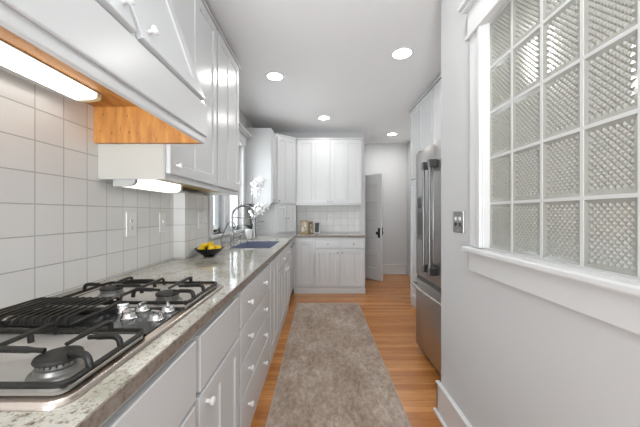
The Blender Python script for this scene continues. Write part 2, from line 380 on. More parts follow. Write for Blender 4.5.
# house across the way, seen through the panes
hr = root('neighboring_house', (-5.0, 7.0, -0.06), 'blue-grey sided house seen outside through the window over the sink', 'house')
obj('wall', B(*[(-6.0, -4.5 + 0.008 * (k % 2), 2.5, 14.0, -0.06 + k * 0.16, -0.06 + k * 0.16 + 0.16) for k in range(28)]), 'brick_out', hr)
for y in (5.5, 8.2, 10.9):
    f = obj('window', B((-4.5, -4.45, y, y + 0.9, 1.0, 2.4)), 'trim', hr); obj('pane', B((-4.46, -4.44, y + 0.08, y + 0.82, 1.08, 2.32)), 'glass_black', f)
obj('roof', B((-6.3, -4.2, 2.2, 14.3, 4.42, 4.6)), 'rubber', hr)
struct('ground', B((-12, -1.25, -3, 16, -0.2, -0.061)), mat('lawn', (0.10, 0.13, 0.06), 0.9))

# ------------------------------------------------------------------ glass block window
gr = root('window_2', (XR, 0.836, GZ0), kind='structure')
cw, chh = 0.153, 0.205
def block_bm():
    NU, NW = 14, 18; w_, h_ = cw - 0.011, chh - 0.011; rim = 0.009
    bm = bmesh.new(); x0 = 0.0
    grid = {}
    for i in range(NU + 1):
        for j in range(NW + 1):
            hi = (i + j) % 2 == 0
            edge = i in (0, NU) or j in (0, NW)
            x = -0.002 if edge else (-0.0044 if hi else 0.001)
            grid[i, j] = bm.verts.new((x, -w_ / 2 + rim + (w_ - 2 * rim) * i / NU, -h_ / 2 + rim + (h_ - 2 * rim) * j / NW))
    for i in range(NU):
        for j in range(NW):
            a, b_, c, d = grid[i, j], grid[i + 1, j], grid[i + 1, j + 1], grid[i, j + 1]
            if (i + j) % 2 == 0: bm.faces.new((a, b_, d)); bm.faces.new((b_, c, d))
            else: bm.faces.new((a, b_, c)); bm.faces.new((a, c, d))
    loop = [grid[i, 0] for i in range(NU + 1)] + [grid[NU, j] for j in range(1, NW + 1)] + [grid[i, NW] for i in range(NU - 1, -1, -1)] + [grid[0, j] for j in range(NW - 1, 0, -1)]
    out = []
    for v in loop:
        y, z = v.co.y, v.co.z
        if abs(abs(y) - (w_ / 2 - rim)) < 1e-5: y = math.copysign(w_ / 2, y)
        if abs(abs(z) - (h_ / 2 - rim)) < 1e-5: z = math.copysign(h_ / 2, z)
        out.append((y, z))
    r1 = [bm.verts.new((-0.005, y, z)) for y, z in out]; r2 = [bm.verts.new((0.07, y, z)) for y, z in out]
    n = len(loop)
    for k in range(n):
        k2 = (k + 1) % n
        bm.faces.new((loop[k], loop[k2], r1[k2], r1[k])); bm.faces.new((r1[k], r1[k2], r2[k2], r2[k]))
    bm.faces.new(r2[::-1]); return bm
XG = XR + 0.022
blk = None
for c in range(6):
    for r_ in range(5):
        cy, cz = GY1 - cw * (c + .5), GZ0 + chh * (r_ + .5)
        if blk is None:
            bm = block_bm(); bmesh.ops.translate(bm, verts=bm.verts, vec=(XG, cy, cz)); blk = obj('glass_block', bm, 'block', gr, loc=(XG, cy, cz))
        else:
            q = blk.copy(); COL.objects.link(q); q.parent = gr; q.location = V((XG, cy, cz)) - WL[gr.name]
bs = [(XG - 0.007, XG + 0.075, GY1 - cw * c - 0.0055, GY1 - cw * c + 0.0055, GZ0, GZ1) for c in range(0, 7)]
bs += [(XG - 0.0065, XG + 0.0745, GY0 - 0.001, GY1 + 0.001, GZ0 + chh * r_ - 0.0055, GZ0 + chh * r_ + 0.0055) for r_ in range(6)]
obj('mortar_grid', B(*bs), 'mortar', gr)
obj('casing', B((XR - 0.018, XR, GY1 + 0.004, 1.40, 1.09, 2.12), (XR - 0.026, XR, GY1 + 0.004, 1.325, 1.09, 2.12), (XR - 0.018, XR, 0.275, GY0 - 0.004, 1.09, 2.12),
                (XR - 0.015, XR + 0.02, GY1 - 0.004, GY1 + 0.010, 1.09, 2.12), bev=0.003), 'trim', gr)
obj('header', B((XR - 0.024, XR, 0.26, 1.41, 2.122, 2.25), (XR - 0.034, XR, 0.255, 1.418, 2.108, 2.124), (XR - 0.045, XR, 0.25, 1.428, 2.25, 2.268), (XR - 0.06, XR, 0.245, 1.44, 2.268, 2.285), bev=0.004), 'trim', gr)
obj('window_sill', B((XR - 0.05, XR + 0.02, 0.25, 1.425, 1.062, 1.088), bev=0.007), 'trim', gr)
obj('apron', B((XR - 0.02, XR, 0.27, 1.405, 0.968, 1.062), bev=0.004), 'trim', gr)

# ------------------------------------------------------------------ open hall door
hA, hB = V((1.153, 5.20, 0.012)), V((0.62, 5.765, 0.012))
u = (hA - hB); wd = u.length; nrm = V((u.y, -u.x, 0)).normalized()
if nrm.y > 0: nrm = -nrm
dr = root('door_1', hB, kind='structure')
fr = Fr(hB, u, nrm)
st = 0.11; ws = []; z = 0.22
for k in range(5):
    h_ = 0.235; ws.append((z, z + h_)); z += h_ + 0.095
obj('door_leaf', panel_bm(fr, 0, wd, 0, 1.97, 0.035, [(st, wd - st)], ws, rec=0.012, slope=0.012), 'trim', dr)
for s_, base in ((1, 0.035), (-1, 0.0)):
    f2 = Fr(fr(0, base, 0), u, nrm * s_)
    bm = bmesh.new(); bx(bm, wd - 0.085, wd - 0.035, 0, 0.006, 0.79, 0.97, 0.002, fr=f2)
    lathe(bm, f2(wd - 0.06, 0.006, 0.88), [(0.014, 0), (0.010, 0.03), (0.024, 0.038), (0.030, 0.052), (0.024, 0.066), (0, 0.07)], axis=f2.N, seg=16)
    obj('door_handle', bm, 'black', dr, True)
bm = bmesh.new(); bx(bm, wd, wd + 0.002, 0.006, 0.03, 0.84, 0.98, fr=fr); obj('latch_plate', bm, 'black', dr)

# ------------------------------------------------------------------ countertop
SX0, SX1, SY0, SY1 = -0.90, -0.49, 2.77, 3.51
CT0, CT1 = 0.877, 0.91
XC = -0.3875
cr = root('granite_countertop', (-0.7, 3.0, CT0), 'speckled pale green granite worktop running from the cooktop past the sink to the back wall', 'countertop')
e = 0.004
bm = B((XL, XC - e, 0.09, SY0, CT0, CT1), (XL, SX0, SY0, SY1, CT0, CT1), (SX1, XC - e, SY0, SY1, CT0, CT1), (XL, XC - e, SY1, 4.41 + e, CT0, CT1), (XL, 0.715 - e, 4.41 + e, YB, CT0, CT1))
obj('slab', bm, 'granite', cr)
bm = B((XC - e, XC, 0.09, 4.41 + e, CT0, CT1 - 0.0012), (XC, 0.715, 4.41, 4.41 + e, CT0, CT1 - 0.0012), (0.715 - e, 0.715, 4.414, YB, CT0, CT1 - 0.0012))
tag(obj('front_edge', bm, 'shaded_granite_edge', cr), 'rough granite edge, browner with shade painted in')
obj('curb', B((XL + 0.001, 0.70, YB - 0.02, YB - 0.0085, CT1, CT1 + 0.03), (XL + .001, XL + 0.02, 2.55, 4.98, CT1, CT1 + 0.018), bev=0.002), 'trim', cr)

# sink
sk = root('kitchen_sink', ((SX0 + SX1) / 2, (SY0 + SY1) / 2, 0.69), 'blue-grey undermount sink set in the granite in front of the window', 'sink')
g = 0.006
obj('basin', B((SX0 + .0005, SX0 + g, SY0 + .0005, SY1 - .0005, 0.69, CT1 - .004), (SX1 - g, SX1 - .0005, SY0 + .0005, SY1 - .0005, 0.69, CT1 - .004), (SX0 + g, SX1 - g, SY0 + .0005, SY0 + g, 0.69, CT1 - .004), (SX0 + g, SX1 - g, SY1 - g, SY1 - .0005, 0.69, CT1 - .004), (SX0 + g, SX1 - g, SY0 + g, SY1 - g, 0.69, 0.70)), 'sink', sk)
bm = bmesh.new(); lathe(bm, (-0.70, 3.14, 0.70), [(0.045, 0), (0.045, 0.003), (0.03, 0.003), (0.028, 0.001), (0, 0.001)]); obj('drain', bm, 'chrome', sk, True)

# ------------------------------------------------------------------ left base cabinets
XF = -0.415                                  # carcass face; fronts stand 21 mm proud
FL = Fr((XF, 0, 0), (0, 1, 0), (1, 0, 0))
def base_cab(y0, y1, label, top=CT0 - 0.001, kick=False):
    r = root('base_cabinet', ((XL + XF) / 2, (y0 + y1) / 2, 0), label, 'cabinet', 'white base cabinets along the left wall')
    bs = [(XL + 0.01, XF, y0 + 0.0005, y1 - 0.0005, 0.085, top)]
    obj('body', B(*bs), 'paint', r)
    obj('toe_board', B((XL + 0.02, XF + (0.005 if not kick else -0.06), y0 + 0.0005, y1 - 0.0005, 0, 0.0845)), 'paint', r)
    return r
c1 = base_cab(0.105, 1.395, 'white cabinet directly under the gas cooktop, with two blank top panels over doors', top=0.85)
drawer(FL, 0.12, 0.905, 0.655, 0.845, c1, name='false_front')
drawer(FL, 0.935, 1.385, 0.66, 0.845, c1, name='false_front')
door(FL, 0.12, 0.50, 0.10, 0.64, c1, (0.46, 0.58)); door(FL, 0.51, 0.90, 0.10, 0.64, c1, (0.55, 0.58)); door(FL, 0.93, 1.385, 0.10, 0.645, c1, (0.985, 0.60))
c2 = base_cab(1.40, 2.245, 'white stack of four drawers with two round knobs each, beside the cooktop cabinet')
for z0, z1 in ((0.672, 0.855), (0.495, 0.660), (0.315, 0.483), (0.10, 0.303)):
    drawer(FL, 1.42, 2.23, z0, z1, c2, (1.565, 1.99))
c3 = base_cab(2.25, 2.735, 'narrow white full-height door cabinet between the drawer stack and the sink cabinet')
door(FL, 2.27, 2.72, 0.10, 0.855, c3, None)
c4 = base_cab(2.74, 3.735, 'white sink base cabinet with two top panels over a pair of doors', top=0.68)
obj('front_rail', B((XF - 0.03, XF, 2.7405, 3.7345, 0.68, CT0 - 0.001)), 'paint', c4)
drawer(FL, 2.76, 3.23, 0.69, 0.855, c4, (3.0,)); drawer(FL, 3.245, 3.72, 0.69, 0.855, c4, (3.48,))
door(FL, 2.76, 3.23, 0.10, 0.675, c4, (3.18, 0.62)); door(FL, 3.245, 3.72, 0.10, 0.675, c4, (3.30, 0.62))
dw = root('dishwasher', (-0.75, 4.05, 0), 'narrow dishwasher panel with dark handle at the inner corner of the base cabinets', 'dishwasher')
obj('tub', B((XL + 0.02, XF - 0.03, 3.745, 4.355, 0.085, 0.87)), 'dark_steel', dw)
obj('door', B((XF - 0.029, XF + 0.004, 3.75, 4.35, 0.10, 0.865), bev=0.003), 'paint', dw)
bm = bmesh.new(); tube(bm, [(XF + 0.004, 3.82, 0.80), (XF + 0.03, 3.83, 0.80), (XF + 0.03, 4.27, 0.80), (XF + 0.004, 4.28, 0.80)], 0.007); obj('handle', bm, 'handle', dw, True)
obj('kick_plate', B((XF - 0.1, XF - 0.07, 3.75, 4.35, 0, 0.084)), 'rubber', dw)

# ------------------------------------------------------------------ back base cabinet
YF = 4.44
FB = Fr((0, YF, 0), (1, 0, 0), (0, -1, 0))
cb = root('base_cabinet', (0.15, 4.74, 0), 'white base cabinet facing the camera on the back wall, with two drawers over two doors', 'cabinet')
obj('body', B((XF + 0.002, 0.703, YF, YB - 0.01, 0.085, CT0 - 0.001), (XF + .002, -0.385, YF - 0.06, YF, 0.085, CT0 - 0.001)), 'paint', cb)
obj('toe_board', B((XF + 0.006, 0.708, YF - 0.014, YB - 0.02, 0, 0.0845), bev=0.002), 'paint', cb)
def bp(px): return (px - 320) * (YF - 0.02) / 284
door(FB, bp(297.3), bp(313.8), 0.112, 0.838, cb, None, cols=1)
drawer(FB, bp(315.3), bp(338.6), 0.712, 0.838, cb, (bp(328),), ks=0.9, km='nickel'); drawer(FB, bp(340.8), bp(364.4), 0.712, 0.838, cb, (bp(353.6),), ks=0.9, km='nickel')
door(FB, bp(315.3), bp(339.2), 0.112, 0.695, cb, (bp(337.6), 0.64), ks=0.9, km='nickel'); door(FB, bp(340.2), bp(364.4), 0.112, 0.695, cb, (bp(342.2), 0.64), ks=0.9, km='nickel')

# ------------------------------------------------------------------ back upper cabinets
YU = 4.73
FU = Fr((0, YU, 0), (1, 0, 0), (0, -1, 0))
cu = root('wall_cabinet', (0.15, 4.88, 1.385), 'white two-door wall cabinet on the back wall over the picture frames', 'cabinet')
obj('body', B((-0.397, 0.702, YU, YB - 0.001, 1.385, 2.485)), 'paint', cu)
obj('crown', B((-0.397, 0.722, YU - 0.03, YB - 0.001, 2.4855, 2.503), bev=0.004), 'trim', cu)
door(FU, -0.375, 0.162, 1.413, 2.478, cu, (0.13, 1.45), ks=0.8, km='nickel'); door(FU, 0.172, 0.69, 1.413, 2.478, cu, (0.205, 1.45), ks=0.8, km='nickel')

# corner: diagonal wall cabinet, garage below, narrow left cabinet
def prism(pts, z0, z1):
    bm = bmesh.new(); a = [bm.verts.new((x, y, z0)) for x, y in pts]; b_ = [bm.verts.new((x, y, z1)) for x, y in pts]
    n = len(pts); bm.faces.new(a[::-1]); bm.faces.new(b_)
    for k in range(n): bm.faces.new((a[k], a[(k + 1) % n], b_[(k + 1) % n], b_[k]))
    return bm
DA, DB = V((-0.695, 4.455, 0)), V((-0.402, 4.732, 0))
dgl = [(XL + 0.001, 4.457), (DA.x, DA.y), (DB.x, DB.y), (DB.x, YB - 0.001), (XL + 0.001, YB - 0.001)]
dn = V((DB.y - DA.y, -(DB.x - DA.x), 0))
FD = Fr(DA, DB - DA, dn); dl = (DB - DA).length
cc = root('corner_wall_cabinet', (-0.8, 4.75, 1.385), 'white angled corner wall cabinet with one tall door above the small double doors', 'cabinet')
obj('body', prism(dgl, 1.4, 2.487), 'paint', cc)
obj('crown', prism([(XL + 0.001, 4.455), (DA.x + .01, DA.y), (DB.x + .0, DB.y - .02), (DB.x, YB - 0.001), (XL + 0.001, YB - 0.001)], 2.4875, 2.508), 'trim', cc)
door(FD, 0.02, dl - 0.02, 1.415, 2.465, cc, (0.05, 1.45), ks=0.8, km='nickel', st=0.05, t=0.018)
cg = root('appliance_garage', (-0.8, 4.75, 0.911), 'small angled white double-door cupboard standing on the counter in the corner', 'cabinet')
obj('body', prism([(XL + 0.022, 4.457), (DA.x, DA.y), (DB.x, DB.y), (DB.x, YB - 0.022), (XL + 0.022, YB - 0.022)], 0.911, 1.399), 'paint', cg)
door(FD, 0.02, dl / 2 - 0.002, 0.945, 1.375, cg, (dl / 2 - 0.022, 1.17), cols=1, st=0.045, ks=0.8, km='nickel', t=0.018); door(FD, dl / 2 + 0.002, dl - 0.02, 0.945, 1.375, cg, (dl / 2 + 0.022, 1.17), cols=1, st=0.045, ks=0.8, km='nickel', t=0.018)
cn = root('wall_cabinet', (-0.9, 4.3, 1.385), 'white wall cabinet beyond the sink window, its blank side facing the camera behind the orchid', 'cabinet')
obj('body', B((XL + 0.001, -0.712, 4.15, 4.455, 1.39, 2.50)), 'paint', cn)
FN = Fr((-0.712, 0, 0), (0, 1, 0), (1, 0, 0)); door(FN, 4.165, 4.445, 1.41, 2.48, cn, (4.20, 1.45), cols=1, ks=0.7, km='nickel', st=0.05)

# ------------------------------------------------------------------ left upper cabinets beyond the hood
XU = -0.765
FUL = Fr((XU, 0, 0), (0, 1, 0), (1, 0, 0))
cl_ = root('wall_cabinet', (-0.93, 2.03, 1.415), 'tall white wall cabinet between the range hood cabinet and the sink window', 'cabinet')
UY0, UY1 = 1.402, 2.68
obj('body', B((XL + 0.009, XU, UY0, UY1, 1.455, 2.60), (XU - 0.02, XU, UY0, UY1, 1.42, 1.4548), (XL + 0.009, XU - 0.02, UY1 - 0.02, UY1, 1.42, 1.4548), (XL + 0.009, XU - 0.02, UY0, UY0 + 0.015, 1.42, 1.4548)), 'paint', cl_)
tag(obj('side_panel', B((XL + 0.009, XU - 0.003, UY0 - 0.006, UY0 - 0.0003, 1.422, 1.5915)), 'cream', cl_), 'cream end panel')
tag(obj('underside', B((XL + 0.009, XU - 0.021, UY0 + 0.016, UY1 - 0.021, 1.448, 1.4548)), 'pale_ply', cl_), 'bare plywood underside')
obj('crown', B((XL + 0.009, XU + 0.024, UY0, UY1 + 0.005, 2.6005, 2.615)), 'trim', cl_)
door(FUL, 1.412, 2.045, 1.450, 2.585, cl_, (1.475, 1.50)); door(FUL, 2.075, 2.60, 1.450, 2.585, cl_, (2.555, 1.52))
# ------------------------------------------------------------------ hood cabinet with sloping doors
HY0, HY1 = 0.30, 1.40
XH = -0.566
sl = 0.345                                  # lean of the doors towards the wall, per metre of height
z1, z2 = 1.778, 2.60
x2 = XH - sl * (z2 - z1)
ch_ = root('hood_cabinet', (-0.85, 0.85, 1.592), 'white range hood cabinet over the cooktop with sloping knobbed doors', 'range hood')
bm = bmesh.new()
prof = [(XL + 0.009, z1), (XH, z1), (x2, z2), (XL + 0.009, z2)]
a = [bm.verts.new((x, HY0, z)) for x, z in prof]; b_ = [bm.verts.new((x, HY1 - .001, z)) for x, z in prof]
bm.faces.new(a); bm.faces.new(b_[::-1])
for k in range(4): bm.faces.new((a[k], b_[k], b_[(k + 1) % 4], a[(k + 1) % 4]))
obj('body', bm, 'paint', ch_)
obj('valance', B((XH - 0.018, XH, HY0, HY1 - 0.001, 1.592, z1 - 0.0005), (XH, XH + 0.012, HY0, HY1 - 0.001, 1.626, z1 - 0.0005), bev=0.003), 'paint', ch_)
obj('side_panel', B((XL + 0.009, XH - 0.019, HY1 - 0.030, HY1 - 0.001, 1.592, z1 - 0.0005)), 'ply', ch_)
obj('side_panel', B((XL + 0.009, XH - 0.019, HY0, HY0 + 0.0145, 1.592, z1 - 0.0005)), 'ply', ch_)
tag(obj('inner_lining', B((XL + 0.009, XH - 0.019, HY0 + 0.015, HY1 - 0.0305, 1.765, z1 - 0.0005)), 'ply', ch_), 'orange plywood lining')
sv = V((-sl, 0, 1)).normalized(); sn = V((1, 0, sl)).normalized()
FH = Fr((XH, 0, z1), (0, 1, 0), sn, sv)
L = (V((x2, 0, z2)) - V((XH, 0, z1))).length
door(FH, 0.33, 0.857, 0.015, L - 0.02, ch_, (0.826, 0.085), cols=1, st=0.07); door(FH, 0.885, 1.365, 0.015, L - 0.02, ch_, (0.945, 0.072), cols=1, st=0.07)
# box above the hood carrying the wall cabinet face back
obj('crown', B((XL + 0.009, x2 + 0.02, HY0, HY1 - .001, 2.6005, 2.615)), 'trim', ch_)

# ------------------------------------------------------------------ tube lights
def tube_light(x0, x1, y0, y1, zt, h_, label):
    r = root('tube_light', ((x0 + x1) / 2, (y0 + y1) / 2, zt - h_), label, 'light')
    obj('housing', B((x0, x0 + 0.028, y0, y1, zt - h_, zt), (x0 + 0.028, x1, y0, y1, zt - 0.006, zt), bev=0.002), 'fixture', r)
    # rounded lens
    bm = bmesh.new(); P = []
    for k in range(9):
        an = math.pi / 2 * k / 8
        P.append((x0 + 0.029 + (x1 - x0 - 0.031) * math.sin(an) ** 0.6, zt - 0.007 - (h_ - 0.008) * math.cos(an) ** 0.45 if k < 8 else zt - 0.007))
    P.append((x0 + 0.029, zt - 0.007))
    def seg(ya, yb, P):
        A = [bm.verts.new((x, ya, z)) for x, z in P]; C_ = [bm.verts.new((x, yb, z)) for x, z in P]; n = len(P)
        bm.faces.new(A); bm.faces.new(C_[::-1])
        for k in range(n): bm.faces.new((A[k], C_[k], C_[(k + 1) % n], A[(k + 1) % n]))
    seg(y0 + 0.02, y1 - 0.025, P); obj('lens', bm, 'lens' if y0 < 1.3 else 'lens_dim', r)
    bm = bmesh.new(); seg(y1 - 0.0245, y1, P); obj('end_cap', bm, 'endcap' if y0 < 1.3 else 'fixture', r)
    bm = bmesh.new(); seg(y0, y0 + 0.0195, P); obj('end_cap', bm, 'endcap' if y0 < 1.3 else 'fixture', r)
    return r
tube_light(-1.06, -0.94, 0.62, 1.225, 1.7645, 0.036, 'glowing white tube light mounted up inside the range hood')
tube_light(-1.04, -0.925, 1.425, 1.92, 1.4475, 0.062, 'glowing white tube light under the wall cabinet, above the two outlets')

# ------------------------------------------------------------------ outlets and switch
def plate(fr, u0, u1, w0, w1, label, m='plate_white', kind='duplex', group=None, name='wall_outlet', cat='outlet'):
    um, wm = (u0 + u1) / 2, (w0 + w1) / 2
    r = root(name, fr(um, 0, w0), label, cat)
    bm = bmesh.new(); bx(bm, u0, u1, 0.0, 0.006, w0, w1, 0.002, fr=fr); obj('plate', bm, m, r)
    if kind == 'duplex':
        for s_ in (-1, 1):
            bm = bmesh.new(); c = wm + s_ * 0.021
            bx(bm, um - 0.017, um + 0.017, 0.006, 0.0085, c - 0.014, c + 0.014, 0.001, fr=fr); k = obj('socket', bm, m, r)
            bm = bmesh.new()
            for d_ in (-0.006, 0.006): bx(bm, um + d_ - 0.0014, um + d_ + 0.0014, 0.0085, 0.009, c - 0.004, c + 0.006, fr=fr)
            lathe(bm, fr(um, 0.0085, c - 0.009), [(0.003, 0), (0.003, 0.0006)], axis=fr.N, seg=8)
            obj('slot', bm, 'black', k)
    elif kind == 'toggle':
        bm = bmesh.new(); bx(bm, um - 0.007, um + 0.007, 0.006, 0.016, wm - 0.005, wm + 0.014, 0.002, fr=fr); obj('toggle', bm, m, r)
    return r
FW = Fr((XL + 0.008, 0, 0), (0, 1, 0), (1, 0, 0))
plate(FW, 1.597, 1.683, 1.12, 1.258, 'white double outlet on the tiles nearest the cooktop')
plate(FW, 1.927, 2.000, 1.122, 1.253, 'white toggle switch on the tiles just before the tiled wall corner', kind='toggle', name='light_switch', cat='switch')
FP = Fr((-1.007, 0, 0), (0, 1, 0), (1, 0, 0))
plate(FP, 2.345, 2.44, 1.125, 1.26, 'white outlet on the tiled wall projection above the bowl of lemons')
FBK = Fr((0, YB - 0.008, 0), (1, 0, 0), (0, -1, 0))
plate(FBK, 0.150, 0.225, 1.12, 1.235, 'white outlet on the back wall tiles right of the picture frames')
FR_ = Fr((XR, 0, 0), (0, 1, 0), (-1, 0, 0))
sp_ = plate(FR_, 1.485, 1.60, 1.147, 1.262, 'two-gang brushed steel switch plate on the wall left of the glass block window', m='plate_steel', kind='none', name='light_switch', cat='switch')
for i, uu in enumerate((1.519, 1.566)):
    for j, ww in enumerate((1.222, 1.190)):
        bm = bmesh.new(); bx(bm, uu - 0.009, uu + 0.009, 0.006, 0.010, ww - 0.010, ww + 0.010, 0.002, fr=FR_); obj('button', bm, 'black' if j else 'knob', sp_)
    for ww in (1.16, 1.249):
        bm = bmesh.new(); lathe(bm, FR_(uu, 0.006, ww), [(0.004, 0), (0.003, 0.0015)], axis=(-1, 0, 0), seg=8); obj('screw', bm, 'dark_steel', sp_)

# ------------------------------------------------------------------ pantry and fridge
XPn = 1.256
FPn = Fr((XPn, 0, 0), (0, 1, 0), (-1, 0, 0))
pn = root('pantry_cabinet', (1.5, 3.3, 0), 'tall white pantry cabinet beyond the refrigerator, reaching almost to the ceiling', 'cabinet')
obj('body', B((XPn, 1.789, 2.72, 3.925, 0.0, 2.645)), 'paint', pn)
obj('crown', B((XPn - 0.026, 1.789, 2.70, 3.93, 2.6455, 2.665)), 'trim', pn)
for y0, y1, kp in ((3.15, 3.89, 3.19), (2.74, 3.12, 3.08)):
    door(FPn, y0, y1, 1.705, 2.63, pn, (kp, 1.76)); door(FPn, y0, y1, 0.10, 1.685, pn, (kp, 1.1))
of = root('wall_cabinet', (1.5, 2.2, 1.86), 'white cabinet over the refrigerator, mostly hidden behind the fridge top', 'cabinet')
obj('body', B((1.256, 1.789, 1.78, 2.69, 1.88, 2.645)), 'paint', of)
door(FPn, 1.80, 2.22, 1.90, 2.63, of, (2.18, 1.95)); door(FPn, 2.235, 2.67, 1.90, 2.63, of, (2.28, 1.95))

XD = 0.885
FF = Fr((XD + 0.06, 0, 0), (0, 1, 0), (-1, 0, 0))
fg = root('refrigerator', (1.3, 2.23, 0), 'stainless steel french door refrigerator with bottom freezer drawer', 'refrigerator')
FY0, FYM, FY1 = 1.80, 2.225, 2.628
obj('body', B((XD + 0.068, 1.70, FY0 + 0.005, FY1 - 0.005, 0.05, 1.78)), 'dark_steel', fg)
def fdoor(y0, y1, z0, z1, name='door'):
    bm = bmesh.new(); bx(bm, XD, XD + 0.062, y0, y1, z0, z1, 0.008); return obj(name, bm, 'fridge', fg, True)
d1 = fdoor(FY0, FYM - 0.003, 0.70, 1.80); d2 = fdoor(FYM + 0.003, FY1, 0.70, 1.80); d3 = fdoor(FY0, FY1, 0.06, 0.662, 'freezer_drawer')
obj('middle_rail', B((XD + 0.012, XD + 0.062, FY0 + .005, FY1 - .005, 0.6635, 0.6985)), 'dark_steel', fg)
def bar_handle(y, z0, z1, par):
    bm = bmesh.new(); xh = XD - 0.055
    tube(bm, [(xh, y, z0), (xh, y, z1)], 0.011, 12)
    h = obj('handle', bm, 'handle', par, True)
    for z in (z0 + 0.03, z1 - 0.03):
        bm = bmesh.new(); bx(bm, xh - 0.014, XD - 0.0, y - 0.016, y + 0.016, z - 0.03, z + 0.03, 0.005); obj('bracket', bm, 'dark_steel', h)
bar_handle(2.275, 0.78, 1.66, d2); bar_handle(2.15, 0.78, 1.66, d1)
bm = bmesh.new(); xh = XD - 0.055
tube(bm, smooth_path([(XD, 2.57, 0.625), (xh + 0.01, 2.56, 0.625), (xh, 2.50, 0.625), (xh - 0.012, 2.22, 0.625), (xh, 1.93, 0.625), (xh + 0.01, 1.87, 0.625), (XD, 1.86, 0.625)], 5), 0.012, 10)
obj('handle', bm, 'steel', d3, True)
ds = obj('dispenser', B((XD - 0.004, XD, 2.43, 2.57, 1.02, 1.40), bev=0.001), 'handle', d2)
obj('dispenser_recess', B((XD - 0.006, XD - 0.0042, 2.445, 2.555, 1.06, 1.26)), 'dark_steel', ds)
obj('dispenser_display', B((XD - 0.0062, XD - 0.0042, 2.445, 2.555, 1.30, 1.38)), 'glass_black', ds)
for y in (1.84, 2.58):
    bm = bmesh.new(); lathe(bm, (XD + 0.09, y, 0), [(0.022, 0), (0.022, 0.02), (0.012, 0.025), (0.012, 0.055)], seg=12); obj('foot', bm, 'black', fg, True)
obj('kick_grille', B((XD + 0.075, XD + 0.08, FY0 + 0.02, FY1 - 0.02, 0.012, 0.0495)), 'black', fg)
bm = bmesh.new(); bx(bm, XD + 0.015, XD + 0.10, 2.57, 2.61, 1.80, 1.815, 0.003); obj('hinge_cover', bm, 'dark_steel', fg); bm = bmesh.new(); bx(bm, XD + 0.015, XD + 0.10, FY0 + .02, FY0 + .06, 1.80, 1.815, 0.003); obj('hinge_cover', bm, 'dark_steel', fg)

# ------------------------------------------------------------------ rug
rg = root('runner_rug', (0.107, 2.4, 0), 'distressed grey-beige runner rug on the oak floor', 'rug')
bm = B((-0.313, 0.527, 0.75, 3.935, 0.0005, 0.010), bev=0.003); obj('pile', bm, 'rug', rg)
bm = B((-0.318, -0.313, 0.745, 3.94, 0.0005, 0.009), (0.527, 0.532, 0.745, 3.94, 0.0005, 0.009), (-0.318, 0.532, 3.935, 3.942, 0.0005, 0.009), (-0.318, 0.532, 0.743, 0.75, 0.0005, 0.009)); obj('hem', bm, 'hem', rg)

# ------------------------------------------------------------------ recessed ceiling lights
def can(x, y, label):
    r = root('ceiling_light', (x, y, ZC - 0.012), label, 'light', 'recessed ceiling lights')
    bm = bmesh.new(); lathe(bm, (x, y, ZC), [(0.098, 0), (0.098, -0.004), (0.088, -0.010), (0.080, -0.008), (0.080, 0)], seg=32); obj('trim_ring', bm, 'trim', r, True)
    bm = bmesh.new(); lathe(bm, (x, y, ZC - 0.001), [(0.079, 0), (0.079, -0.006), (0, -0.006)], seg=32); obj('lens', bm, 'can', r, True)
    d = bpy.data.lights.new('downlight', 'AREA'); d.shape = 'DISK'; d.size = 0.15; d.energy = CAN_POWER * (2.2 if y > 5 else 1); d.color = (1.0, 0.985, 0.965)
    o = bpy.data.objects.new('downlight', d); COL.objects.link(o); o.parent = r; o.location = (0, 0, -0.002)
can(-0.471, 2.974, 'round recessed ceiling light nearest the left wall cabinets')
can(0.736, 2.548, 'round recessed ceiling light nearest the refrigerator, largest in view')
can(0.06, 4.26, 'round recessed ceiling light in front of the back wall cabinets')
can(1.304, 5.144, 'round recessed ceiling light over the hall beyond the kitchen')
area('near_ceiling_fill', (0.42, 1.15, ZC - 0.014), (0, 0, 0), 0.15, 0.15, CAN_POWER, (1.0, 0.985, 0.965))  # added fill at ceiling height, out of view, no fixture
area('rear_ceiling_fill', (0.30, -0.4, ZC - 0.014), (0, 0, 0), 0.15, 0.15, CAN_POWER, (1.0, 0.985, 0.965))  # added fill above and behind the camera, no fixture

# ------------------------------------------------------------------ cooktop
Z0 = CT1
KX0, KX1, KY0, KY1 = -0.985, -0.442, 0.487, 1.335
ck = root('gas_cooktop', ((KX0 + KX1) / 2, (KY0 + KY1) / 2, Z0), 'stainless gas cooktop with black cast iron grates set in the granite', 'cooktop')
def rrect(x0, x1, y0, y1, r, n=6):
    P = []
    for cx, cy, a0 in ((x1 - r, y0 + r, -90), (x1 - r, y1 - r, 0), (x0 + r, y1 - r, 90), (x0 + r, y0 + r, 180)):
        for k in range(n + 1): a_ = math.radians(a0 + 90 * k / n); P.append((cx + r * math.cos(a_), cy + r * math.sin(a_)))
    return P
def rings(bm, L, cap=True, mi=0):
    vs = [[bm.verts.new((x, y, z)) for x, y in P] for P, z in L]
    for A, C_ in zip(vs, vs[1:]):
        n = len(A)
        for k in range(n): bm.faces.new((A[k], A[(k + 1) % n], C_[(k + 1) % n], C_[k]))
    if cap: bm.faces.new(vs[-1])
    return vs
bm = bmesh.new(); RR = lambda i, r: rrect(KX0 + i, KX1 - i, KY0 + i, KY1 - i, max(r - i, 0.004))
rings(bm, [(RR(0, 0.04), Z0 + 0.0003), (RR(0.001, 0.04), Z0 + 0.007), (RR(0.006, 0.04), Z0 + 0.012), (RR(0.022, 0.04), Z0 + 0.013), (RR(0.026, 0.04), Z0 + 0.010), (RR(0.030, 0.04), Z0 + 0.003)])
obj('frame', bm, 'rim', ck, True)
YA, YBk = 0.775, 1.0
